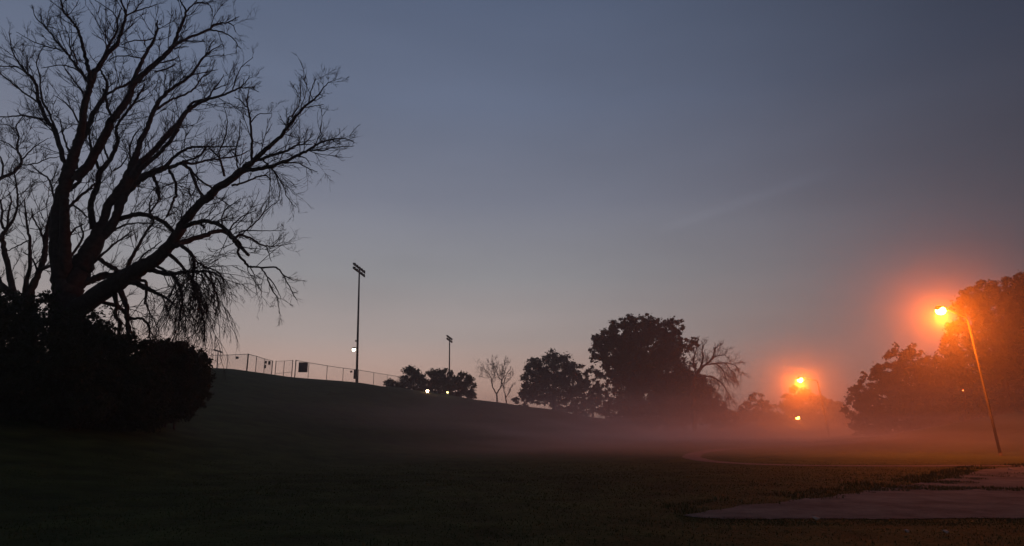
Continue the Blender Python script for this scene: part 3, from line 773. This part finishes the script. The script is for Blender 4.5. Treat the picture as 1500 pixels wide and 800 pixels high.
def leafy(name, label, cat, px, Y, lobes, leaf, count, material, trunk_w=0.5, group=None, stems=1, base_drop=0.15, clump=0.12):
    foot = on_ground(px, Y); foot.z -= base_drop
    root = empty(name, foot); tag(root, label, cat, group)
    me = foliage(lobes, Y, leaf, count, clump)
    link('crown' if cat == 'tree' else 'foliage', me, material, root)
    top = at(px, min(l[1] for l in lobes) + 8, Y)
    for s in range(stems):
        G = Geo(); off = random.uniform(-0.12, 0.12) * stems
        z0, z1 = foot.z, foot.z + (top.z - foot.z) * 0.75
        pts = [(foot.x + off + random.uniform(-.1, .1) * k * trunk_w * 2, foot.y + random.uniform(-.1, .1) * k, z0 + (z1 - z0) * k / 5) for k in range(6)]
        G.tube(pts, [trunk_w * 0.5 * (1.3 if k == 0 else 1 - 0.15 * k) for k in range(6)], 8, True, 0.05)
        G.build('trunk', M_BARK, root, True)
    # boughs out into each lobe
    mid = np.array([foot.x, foot.y, foot.z + (top.z - foot.z) * 0.25])
    for l in lobes[:9]:
        c = np.array(tuple(at(l[0], l[1], Y))); st = mid + np.array([0, 0, max(0, (c[2] - mid[2]) * 0.25)])
        m1 = st * 0.5 + c * 0.5 + rng.normal(size=3) * np.linalg.norm(c - st) * 0.08
        P = catmull(np.array([st, m1, c + rng.normal(size=3) * 0.2]), 4)
        G = Geo(); G.tube(P, np.linspace(trunk_w * 0.28, trunk_w * 0.06, len(P)), 6, True, 0.05); G.build('limb', M_BARK, root, True)
    return root

g_bush = 'dark shrubs at the foot of the bare trees'
leafy('shrub', 'tall black shrub mass at the left edge under the bare tree', 'shrub', 30, 27, [(-30,520,60,75),(25,505,60,68),(70,515,50,60),(-40,460,45,45),(15,450,35,25,.7),(5,436,22,14,.4),(72,432,12,18,.25),(60,450,24,25,.6),(105,490,40,42),(40,560,70,35),(110,540,50,40),(-20,575,60,30),(20,600,90,32),(110,595,60,34)], 0.065, 95000, M_BUSH, .12, g_bush, 3)
leafy('shrub', 'dark leafy shrub with open sprigs just right of the big trunk', 'shrub', 160, 28.5, [(130,520,38,50),(165,530,45,42),(195,525,38,36),(150,575,60,30),(200,570,50,35),(190,502,25,15),(135,470,20,20,.25),(150,462,18,16,.09),(148,485,24,18,.4),(140,608,60,26),(200,608,45,24)], 0.06, 60000, M_BUSH, .1, g_bush, 3)
leafy('shrub', 'rounded dense shrub at the right end of the thicket, beside the fenced hill', 'shrub', 250, 33, [(225,548,42,46),(262,548,40,46),(245,525,36,28),(283,560,26,42),(262,515,24,18),(220,590,50,22),(265,588,32,28),(292,530,13,18,.5),(225,606,46,16),(262,600,28,18),(285,580,20,26)], 0.065, 75000, M_BUSH, .1, g_bush, 3, clump=0.13)

M_FAR = M_LEAF
g_hill = 'trees along the hill crest'
leafy('tree', 'low leafy tree on the hill crest at the right end of the fence', 'tree', 597, 124, [(600,549,15,13),(588,562,22,11),(610,560,15,14),(577,566,14,7),(597,574,26,9)], .2, 10000, M_FAR, .3, g_hill, clump=.2)
leafy('tree', 'middle leafy tree on the hill crest behind the two lit lamps', 'tree', 642, 126, [(640,554,18,13),(655,552,14,13),(630,562,15,12),(648,570,26,12),(625,575,16,8)], .2, 11000, M_FAR, .3, g_hill, clump=.2)
leafy('tree', 'rightmost leafy tree on the hill crest, sloping down to the right', 'tree', 676, 128, [(676,556,14,12),(685,567,12,13),(668,566,15,13),(688,578,9,8),(672,580,20,9)], .2, 10000, M_FAR, .3, g_hill, clump=.2)
g_mid = 'tall trees in the middle distance'
leafy('tree', 'round-headed dark tree at the foot of the hill, left of the giant oak', 'tree', 812, 152, [(805,540,34,24),(785,552,24,20),(826,545,24,24),(838,562,20,22),(775,575,20,14),(800,572,36,20),(830,590,34,16),(765,588,14,10),(780,530,12,8,.6),(843,540,13,11,.6)], .25, 36000, M_LEAF, .8, g_mid)
leafy('tree', 'smaller paler tree tucked between the round tree and the oak', 'tree', 868, 148, [(868,555,17,18),(862,575,20,22),(880,585,20,25),(855,598,20,14)], .24, 12000, M_LEAF_B, .5, g_mid)
leafy('oak_tree', 'giant dark broad oak, the tallest tree in the middle distance', 'tree', 940, 130,
      [(932,480,30,22),(908,490,28,20),(955,488,26,22),(980,485,22,19),(888,498,22,18),(876,512,13,12,.7),(905,515,38,26),(945,515,45,30),(985,510,24,26),(1008,504,15,12,.6),(1018,500,7,7,.5),(935,545,45,32),(975,545,38,34),(900,545,22,24),(960,580,48,34),(1000,565,34,34),(915,578,24,30),(905,605,30,18),(872,526,9,6,.5)],
      .25, 90000, M_LEAF, 1.6, g_mid)
leafy('tree', 'dark undergrowth tree spreading right of the oak under the drooping boughs', 'tree', 1015, 122, [(1010,590,34,32),(1040,600,24,24),(1060,612,20,16),(990,605,30,26),(1025,570,24,22),(960,612,40,18)], .25, 30000, M_LEAF, .5, g_mid)
g_right = 'trees glowing orange in the lamplit mist'
leafy('tree', 'small round tree left of the more distant lamp', 'tree', 1108, 140, [(1108,590,19,13),(1096,604,18,14),(1124,604,18,14),(1110,620,30,12),(1138,616,16,12),(1110,632,40,10)], .25, 14000, M_LEAF, .5, g_right)
leafy('tree', 'leafy tree directly behind the second lamp', 'tree', 1180, 135, [(1166,578,18,14),(1182,590,24,18),(1160,600,22,18),(1205,600,24,22),(1180,618,44,16),(1228,605,18,16),(1190,630,50,14),(1235,620,24,14)], .25, 22000, M_LEAF, .6, g_right)
leafy('tree', 'wide spiky-topped tree between the two big lamps', 'tree', 1325, 80, [(1318,526,20,17),(1340,528,22,18),(1300,545,24,18),(1362,545,24,24),(1280,548,17,11,.6),(1325,560,44,28),(1268,570,20,16),(1375,575,36,36),(1300,590,46,30),(1345,605,50,30),(1258,598,24,22),(1312,508,5,10,.5),(1337,508,6,9,.5),(1252,575,13,8,.4),(1270,622,34,20),(1320,630,50,20),(1375,625,40,24)], .16, 62000, M_LEAF, .6, g_right, stems=2)
leafy('tree', 'tallest tree at the right edge behind the nearest lamp', 'tree', 1475, 66, [(1440,428,26,20),(1470,425,26,18),(1500,418,30,20),(1425,450,26,22),(1465,460,40,34),(1510,460,44,40),(1412,490,26,26),(1450,510,44,40),(1500,520,50,50),(1418,540,36,32),(1470,570,54,40),(1540,560,60,70),(1425,585,40,30),(1545,460,50,60),(1407,442,13,9,.5),(1440,630,50,24),(1520,620,60,40)], .15, 100000, M_LEAF, .8, g_right, stems=2)
leafy('tree', 'low dark tree filling the gap behind the nearest lamp post', 'tree', 1400, 90, [(1390,530,22,24),(1385,505,12,14,.5),(1395,570,34,28),(1385,600,36,26),(1430,605,34,22)], .2, 18000, M_LEAF, .5, g_right)
# far wood closing the horizon
def far_wood():
    lob = []
    for px in range(1060, 2100, 22): lob.append((px + random.uniform(-8, 8), 622 - random.uniform(0, 10), random.uniform(16, 26), random.uniform(10, 16)))
    for px in range(770, 1080, 22): lob.append((px + random.uniform(-8, 8), 624 - random.uniform(0, 6), random.uniform(16, 24), random.uniform(8, 12)))
    me = foliage(lob, 230, .6, 30000, .2)
    o = link('far_wood', me, M_LEAF); tag(o, 'dim far-off wood along the misty horizon', kind='stuff')
far_wood()

# ------------------------------------------------------------------ fence on the hill
def fence(label, pts, heights, group=None, kind_name='chain_link_fence'):
    """pts: list of (px, Y, top_row) posts; chain link between them"""
    P = []
    for (px, Y, ty) in pts:
        b = on_ground(px, Y); t = at(px, ty, Y); P.append((Vector((t.x, t.y, hgt(t.x, t.y) - 0.05)), t))
    root = empty(kind_name, P[0][0]); tag(root, label, 'fence', group)
    for i, (b, t) in enumerate(P):
        big = heights[i]
        G = Geo(); G.tube([b, t + Vector((0, 0, 0.05))], 0.08 if big else 0.05, 6); G.build('post', M_DARKSTEEL, root)
    for (b0, t0), (b1, t1) in zip(P[:-1], P[1:]):
        G = Geo(); G.tube([t0, t1], 0.042, 5); G.build('top_rail', M_DARKSTEEL, root)
        G = Geo(); L = (t1 - t0).length; H = t0.z - b0.z
        e = (t1 - t0) / L; n = 0; sp = 0.14
        for sgn in (1, -1):
            k = -H
            while k < L + (0 if sgn > 0 else H):
                # wire from bottom (s=k) to top (s=k+H) or mirrored
                s0, s1 = (k, k + H) if sgn > 0 else (k + H, k)
                lo, hi = max(0, min(s0, s1)), min(L, max(s0, s1))
                if hi - lo > 0.02:
                    def pz(s):
                        f = (s - s0) / (s1 - s0); bot = b0.lerp(b1, s / L); top = t0.lerp(t1, s / L)
                        return bot.lerp(top, f)
                    G.tube([pz(lo), pz(hi)], 0.0014, 3, False)
                k += sp
        o = G.build('chain_link', M_STEEL, root); tag(o, kind='stuff')
    return root, P
fence('chain-link fence at the left end of the crest, running to the tall corner post', [(262, 132, 517.5), (280, 128, 520), (304, 121, 521), (334, 108, 520), (363.5, 92, 518.8)], [0, 0, 0, 0, 1])
fence('short return of chain-link fence between the corner post and the gate', [(364.2, 92.3, 519), (376, 98, 522), (388, 106, 525.8), (399.4, 117, 528.8)], [0, 0, 0, 1])
fence('long chain-link fence stepping down the crest, right of the gate', [(433.5, 104, 528), (452.7, 107, 531.4), (479.5, 111, 535.9), (503, 115, 539.3), (525.4, 119, 542), (547.7, 126, 545.9), (567.4, 134, 549), (583, 140, 551.5), (598, 146, 554)], [1, 0, 0, 0, 0, 0, 0, 0, 0])
# gate
gp = [(404.4, 117, 529.3), (416.7, 114, 528.8), (429, 110, 528)]
GP = [(Vector((at(a, c, b).x, b, hgt(at(a, c, b).x, b) + 0.0)), at(a, c, b)) for a, b, c in gp]
groot = empty('gate', GP[0][0]); tag(groot, 'double chain-link gate with closed leaves in the crest fence', 'gate')
for i, (b, t) in enumerate(GP):
    if i == 1: continue
    G = Geo(); G.tube([b - Vector((0, 0, .1)), t + Vector((0, 0, .08))], 0.07, 6); G.build('gate_post', M_DARKSTEEL, groot)
for (b0, t0), (b1, t1) in zip(GP[:-1], GP[1:]):
    e = (t1 - t0).normalized() * 0.1
    b0_, b1_, t0_, t1_ = b0 + e + Vector((0, 0, .12)), b1 - e * .4 + Vector((0, 0, .12)), t0 + e, t1 - e * .4
    G = Geo()
    for a, c in ((b0_, b1_), (t0_, t1_), (b0_, t0_), (b1_, t1_), (b0_.lerp(t0_, .5), b1_.lerp(t1_, .5))): G.tube([a, c], 0.03, 5)
    lf = G.build('gate_leaf', M_DARKSTEEL, groot)
    G = Geo(); n = int((t1 - t0).length / 0.14)
    for k in range(n):
        f0, f1 = k / n, min(1, (k + 8) / n)
        G.tube([b0_.lerp(b1_, f0), t0_.lerp(t1_, f1)], 0.0014, 3, False); G.tube([b0_.lerp(b1_, f1), t0_.lerp(t1_, f0)], 0.0014, 3, False)
    o = G.build('chain_link', M_STEEL, lf); tag(o, kind='stuff')

def flat_sign(label, x0, y0, x1, y1, Y, m=M_SIGN, cat='sign', name='notice_sign', border=True):
    a, b, c = at(x0, y0, Y), at(x1, y0, Y), at(x0, y1, Y)
    w, h = (b - a).length, (c - a).length; cen = (at(x1, y1, Y) + a) / 2
    root = empty(name, (cen.x, cen.y, cen.z - h / 2)); tag(root, label, cat, 'signs on the hill fence' if cat == 'sign' else None)
    Geo().box(cen, (w, .02, h)).build('panel', m, root)
    G = Geo(); e = .03
    for dx in (-1, 1): G.box(cen + Vector((dx * (w / 2), 0, 0)), (e, .045, h + e))
    for dz in (-1, 1): G.box(cen + Vector((0, 0, dz * h / 2)), (w - e, .045, e))
    G.build('frame', M_DARKSTEEL, root)
    return root
flat_sign('large dark square banner sign hung on the fence right of the gate', 437.5, 531, 450.6, 545.2, 103.2)
flat_sign('small notice on the fence left of the tall corner post', 345.2, 522.6, 349.4, 525.6, 98.5)
flat_sign('upper left small notice on the fence return near the gate', 388.2, 529.0, 390.6, 532.6, 103)
flat_sign('right-hand small notice on the fence return next to the gate', 393, 529.2, 396, 534.2, 103)
flat_sign('lower small notice below another on the fence return', 387.6, 534.6, 389.6, 539.5, 103)
flat_sign('small notice on the fence just left of the tall floodlight mast', 513, 543.2, 516, 545.8, 114)

# ------------------------------------------------------------------ floodlight masts
def mast(label, px_top, py_top, Y, base_px, arm_vec, r, heads=5, extra=None, levels=2):
    top = at(px_top, py_top, Y); b = on_ground(base_px, Y); base = Vector((at(base_px, 560, Y).x, Y, 0)); base.z = hgt(base.x, Y) - .1
    root = empty('floodlight_mast', base); tag(root, label, 'floodlight', 'sports field floodlight masts')
    G = Geo(); G.tube([base, base.lerp(top, .5), top], [r * 1.35, r * 1.1, r * .8], 10); G.build('pole', M_DARKSTEEL, root, True)
    av = Vector(arm_vec); e = av.normalized(); side = Vector((-e.y, e.x, 0))
    if side.x > 0: side = -side
    for lvl in range(levels):
        c = top + Vector((0, 0, -0.1 - 0.62 * lvl))
        G = Geo(); G.box(c, (av.length, .14, .14), (e, side, Vector((0, 0, 1)))); G.build('crossarm', M_DARKSTEEL, root)
        for k in range(heads):
            p = c + av * ((k + .5) / heads - .5)
            G = Geo()
            # bracket plus bell-shaped floodlight aimed down and outwards
            G.tube([p, p + Vector((0, 0, .14))], .04, 5)
            aim = (side * .8 + Vector((0, 0, -.6))).normalized(); q = p + Vector((0, 0, .16))
            G.tube([q - aim * .2, q - aim * .12, q, q + aim * .12, q + aim * .15], [.1, .2, .3, .34, .32], 9)
            G.build('floodlight', M_DARKSTEEL, root, True)
    if extra: extra(root, top, base)
    return root
def mast_extras(root, top, base):
    Y = 100
    p = at(523.6, 511, Y); q = at(520, 508, Y)
    G = Geo(); G.tube([at(524, 513, Y), at(521.5, 509.5, Y), at(518.6, 509.5, Y)], .05, 6); G.build('side_arm', M_DARKSTEEL, root)
    c = at(518.3, 512, Y)
    lamp = Geo().ball(c + Vector((0, 0, .22)), .28, 10, 6, (1, 1, .6)).build('side_lamp', M_DARKSTEEL, root, True)
    Geo().ball(c, .30, 12, 8, (.9, .9, 1.1)).build('lens', M_COOL, lamp, True)
    Geo().box(at(522.4, 499.5, Y) , (.45, .2, .2)).build('bracket', M_DARKSTEEL, root)
    Geo().box(at(520.4, 548.5, Y), (.42, .35, 1.35)).build('control_box', M_DARKSTEEL, root)
mast('tallest floodlight mast with a lit side lamp, in front of the crest fence', 526.5, 393, 100, 522.5, (0.45, 6.0, 0), .14, 5, mast_extras)
mast('farther floodlight mast rising behind the crest trees', 658.6, 495, 150, 658.5, (0.6, 6.6, 0), .15, 5)
mast('distant floodlight mast low behind the left end of the fence', 319.5, 514.5, 190, 317.5, (-0.4, 6.5, 0), .17, 5, None, 1)

# ------------------------------------------------------------------ street lamps
def point(loc, power, color, r, parent=None):
    d = bpy.data.lights.new('lamp_light', 'POINT'); d.energy = power; d.color = color; d.shadow_soft_size = r
    o = bpy.data.objects.new('lamp_light', d); COL.objects.link(o); o.location = loc
    if parent is not None: o.parent = parent; o.matrix_parent_inverse = _inv(parent)
    return o
ORANGE = (1.0, 0.14, 0.003)
def street_lamp(label, base_px, Y, top, head, lens_r, power, m, r=.1, basez=None, group='orange street lamps'):
    b = on_ground(base_px, Y); b = Vector((b.x, Y, b.z - .05))
    if basez is not None: b.z = basez
    t = at(top[0], top[1], Y); h = at(head[0], head[1], Y - abs(head[0] - top[0]) * Y / F * 0.55)
    root = empty('street_lamp', b); tag(root, label, 'street lamp', group)
    G = Geo(); G.tube([b, b.lerp(t, .33), b.lerp(t, .66), t], [r, r * .86, r * .74, r * .62], 12); G.build('pole', M_ALU, root, True)
    G = Geo(); G.tube([b, b + Vector((0, 0, .07)), b + Vector((0, 0, .22))], [r * 1.6, r * 1.5, r * 1.1], 12); G.build('base_plate', M_ALU, root, True)
    up = Vector((0, 0, 1)); d = h - t
    mid = t + d * .3 + up * (d.length * .08); m2 = t + d * .65 + up * (d.length * .10)
    arm = catmull(np.array([tuple(t), tuple(t + (t - b).normalized() * d.length * .10 + d * .05), tuple(mid), tuple(m2), tuple(h + up * .12)]), 5)
    G = Geo(); G.tube(arm, np.linspace(r * .55, r * .35, len(arm)), 8); G.build('arm', M_ALU, root, True)
    dh = Vector((d.x, d.y, 0)).normalized(); k = lens_r / .3
    G = Geo(); c = h + up * (.16 * k)
    G.tube([c - dh * .55 * k, c - dh * .35 * k, c, c + dh * .3 * k, c + dh * .4 * k], [.07 * k, .13 * k, .17 * k, .15 * k, .05 * k], 10)
    hd = G.build('lamp_head', M_ALU, root, True)
    Geo().ball(h - up * .02, lens_r, 16, 10, (1, 1, .85)).build('lens', m, hd, True)
    if power: point(h - up * (lens_r + .12), power, ORANGE, .12, root)
    return root
street_lamp('nearest and tallest orange lamp, on a leaning post at the right', 1455, 38.4, (1418, 471), (1378, 455), .27, LAMP_W, M_SODIUM, .08)
street_lamp('second orange lamp halfway to the trees, leaning post in mist', 1211, 100, (1198, 561), (1172, 556.5), .42, LAMP_W * 1.25, M_SODIUM, .16)
street_lamp('small far orange lamp on a low curved post, under the second lamp', 1176, 126, (1175.5, 617), (1168.5, 612), .36, LAMP_W * .12, M_SODIUM, .09)
street_lamp('faint reddish lamp among the branches left of the nearest lamp post', 1411.5, 60, (1412, 572), (1410.5, 571.5), .07, 0, M_AMBER_DIM, .05)
street_lamp('low small amber lamp just left of the nearest lamp post', 1432, 64, (1432, 617.5), (1430, 617), .12, 8, M_SODIUM_FAR, .05)
def crest_lamp(label, px, py, Y, r, m, col, pw):
    b = on_ground(px + 1.5, Y); b.y = Y; h = at(px, py, Y)
    root = empty('path_lamp', b); tag(root, label, 'lamp', 'lit lamps on the hill crest')
    G = Geo(); G.tube([b - Vector((0, 0, .1)), Vector((b.x, Y, h.z + r)), ], .06, 8); G.build('pole', M_DARKSTEEL, root)
    G = Geo(); G.tube([Vector((b.x, Y, h.z + r)), h + Vector((0, 0, r + .08))], .045, 6); G.build('arm', M_DARKSTEEL, root)
    hd = Geo().ball(h + Vector((0, 0, r * .7)), r * 1.1, 12, 6, (1, 1, .5)).build('lamp_head', M_DARKSTEEL, root, True)
    Geo().ball(h, r, 12, 8).build('lens', m, hd, True)
    if pw: point(h + Vector((0, -r - .15, -.1)), pw, col, .1, root)
crest_lamp('bright pinkish-white lamp low on the crest before the trees', 626.3, 572.6, 97, .22, M_PINK, (1, .4, .2), 30)
crest_lamp('smaller yellowish lamp on the crest, right of the pinkish one', 655.6, 574.6, 100, .17, M_YELLOW, (1, .9, .5), 15)

# ------------------------------------------------------------------ air
def volume_material(name, density, g=0.3, color=(1, 1, 1)):
    m = bpy.data.materials.new(name); m.use_nodes = True; nt = m.node_tree; nt.nodes.clear()
    o = nt.nodes.new('ShaderNodeOutputMaterial'); v = nt.nodes.new('ShaderNodeVolumePrincipled')
    v.inputs['Color'].default_value = (*color, 1); v.inputs['Density'].default_value = density; v.inputs['Anisotropy'].default_value = g
    nt.links.new(v.outputs[0], o.inputs['Volume']); return m, nt, v
mh, _, _ = volume_material('haze_air', HAZE_DENSITY, 0.7, (0.9, 0.9, 0.92))
hz_o = Geo().box((0, 0, 15.5), (1560, 1560, 34)).build('haze', mh); tag(hz_o, 'thin even evening haze', kind='stuff')
mm, nt, v = volume_material('mist_air', 0.0, 0.65, (0.95, 0.93, 0.92))
N = nt.nodes; tcn = N.new('ShaderNodeNewGeometry'); sp_ = N.new('ShaderNodeSeparateXYZ'); nt.links.new(tcn.outputs['Position'], sp_.inputs[0])
def M_(op, a, b=None, c=None):
    n = N.new('ShaderNodeMath'); n.operation = op
    for i, q in enumerate((a, b, c)):
        if q is None: continue
        if isinstance(q, (int, float)): n.inputs[i].default_value = q
        else: nt.links.new(q, n.inputs[i])
    return n.outputs[0]
def SS(a, lo, hi, o0=0.0, o1=1.0):
    n = N.new('ShaderNodeMapRange'); n.interpolation_type = 'SMOOTHSTEP'; nt.links.new(a, n.inputs[0])
    for i, q in enumerate((lo, hi, o0, o1)): n.inputs[i + 1].default_value = q
    return n.outputs[0]
x_, y_, z_ = sp_.outputs[0], sp_.outputs[1], sp_.outputs[2]
fall = M_('EXPONENT', M_('MULTIPLY', M_('MAXIMUM', z_, 0.0), -0.15))
edge_ = M_('MULTIPLY', M_('MULTIPLY', SS(x_, -4, 26), SS(x_, 170, 120)), M_('MULTIPLY', SS(y_, 24, 44), SS(y_, 215, 170)))
topf = SS(z_, 21.5, 9.0)
nmap = N.new('ShaderNodeMapping'); nt.links.new(tcn.outputs['Position'], nmap.inputs[0]); nmap.inputs['Scale'].default_value = (0.03, 0.075, 0.5)
nn = N.new('ShaderNodeTexNoise'); nt.links.new(nmap.outputs[0], nn.inputs[0]); nn.inputs['Scale'].default_value = 1; nn.inputs['Detail'].default_value = 3
nf = SS(nn.outputs[0], 0.33, 0.67, 0.2, 1.8)
high = M_('MULTIPLY', M_('MULTIPLY', fall, edge_), MIST_DENSITY)
low_fall = M_('EXPONENT', M_('MULTIPLY', M_('MAXIMUM', z_, 0.0), -0.62))
low_edge = M_('MULTIPLY', M_('MULTIPLY', SS(x_, -50, 8), SS(x_, 100, 22, 0.15, 1.0)), M_('MULTIPLY', SS(y_, 22, 62), SS(y_, 215, 150)))
low = M_('MULTIPLY', M_('MULTIPLY', M_('MULTIPLY', low_fall, low_edge), nf), FOG_DENSITY)
def halo_puff(c, sig, amp):
    d2 = None
    for q, v_ in zip((x_, y_, z_), c):
        e = M_('POWER', M_('ABSOLUTE', M_('SUBTRACT', q, v_)), 2.0); d2 = e if d2 is None else M_('ADD', d2, e)
    return M_('MULTIPLY', M_('EXPONENT', M_('MULTIPLY', d2, -0.5 / sig ** 2)), amp)
lamp_halos = M_('ADD', halo_puff((25, 38, 7.5), 3.6, 0.015), halo_puff((44, 100, 8), 7.5, 0.022))  # extra mist added round the two big lamps to strengthen their glow
dens = M_('MULTIPLY', M_('ADD', high, lamp_halos), topf)
low = M_('MULTIPLY', low, topf)
v2 = N.new('ShaderNodeVolumePrincipled'); v2.inputs['Color'].default_value = (1.0, 1.0, 1.0, 1); v2.inputs['Anisotropy'].default_value = 0.1
nt.links.new(low, v2.inputs['Density'])
av = N.new('ShaderNodeAddShader'); nt.links.new(v.outputs[0], av.inputs[0]); nt.links.new(v2.outputs[0], av.inputs[1])
nt.links.new(av.outputs[0], [q for q in N if q.type == 'OUTPUT_MATERIAL'][0].inputs['Volume'])
nt.links.new(dens, v.inputs['Density'])
mist = Geo().box((60, 118, 10.5), (222, 200, 22.6)).build('ground_mist', mm); tag(mist, 'low bank of ground mist lying in the hollow below the hill, with added halo mist round two lamps', kind='stuff')
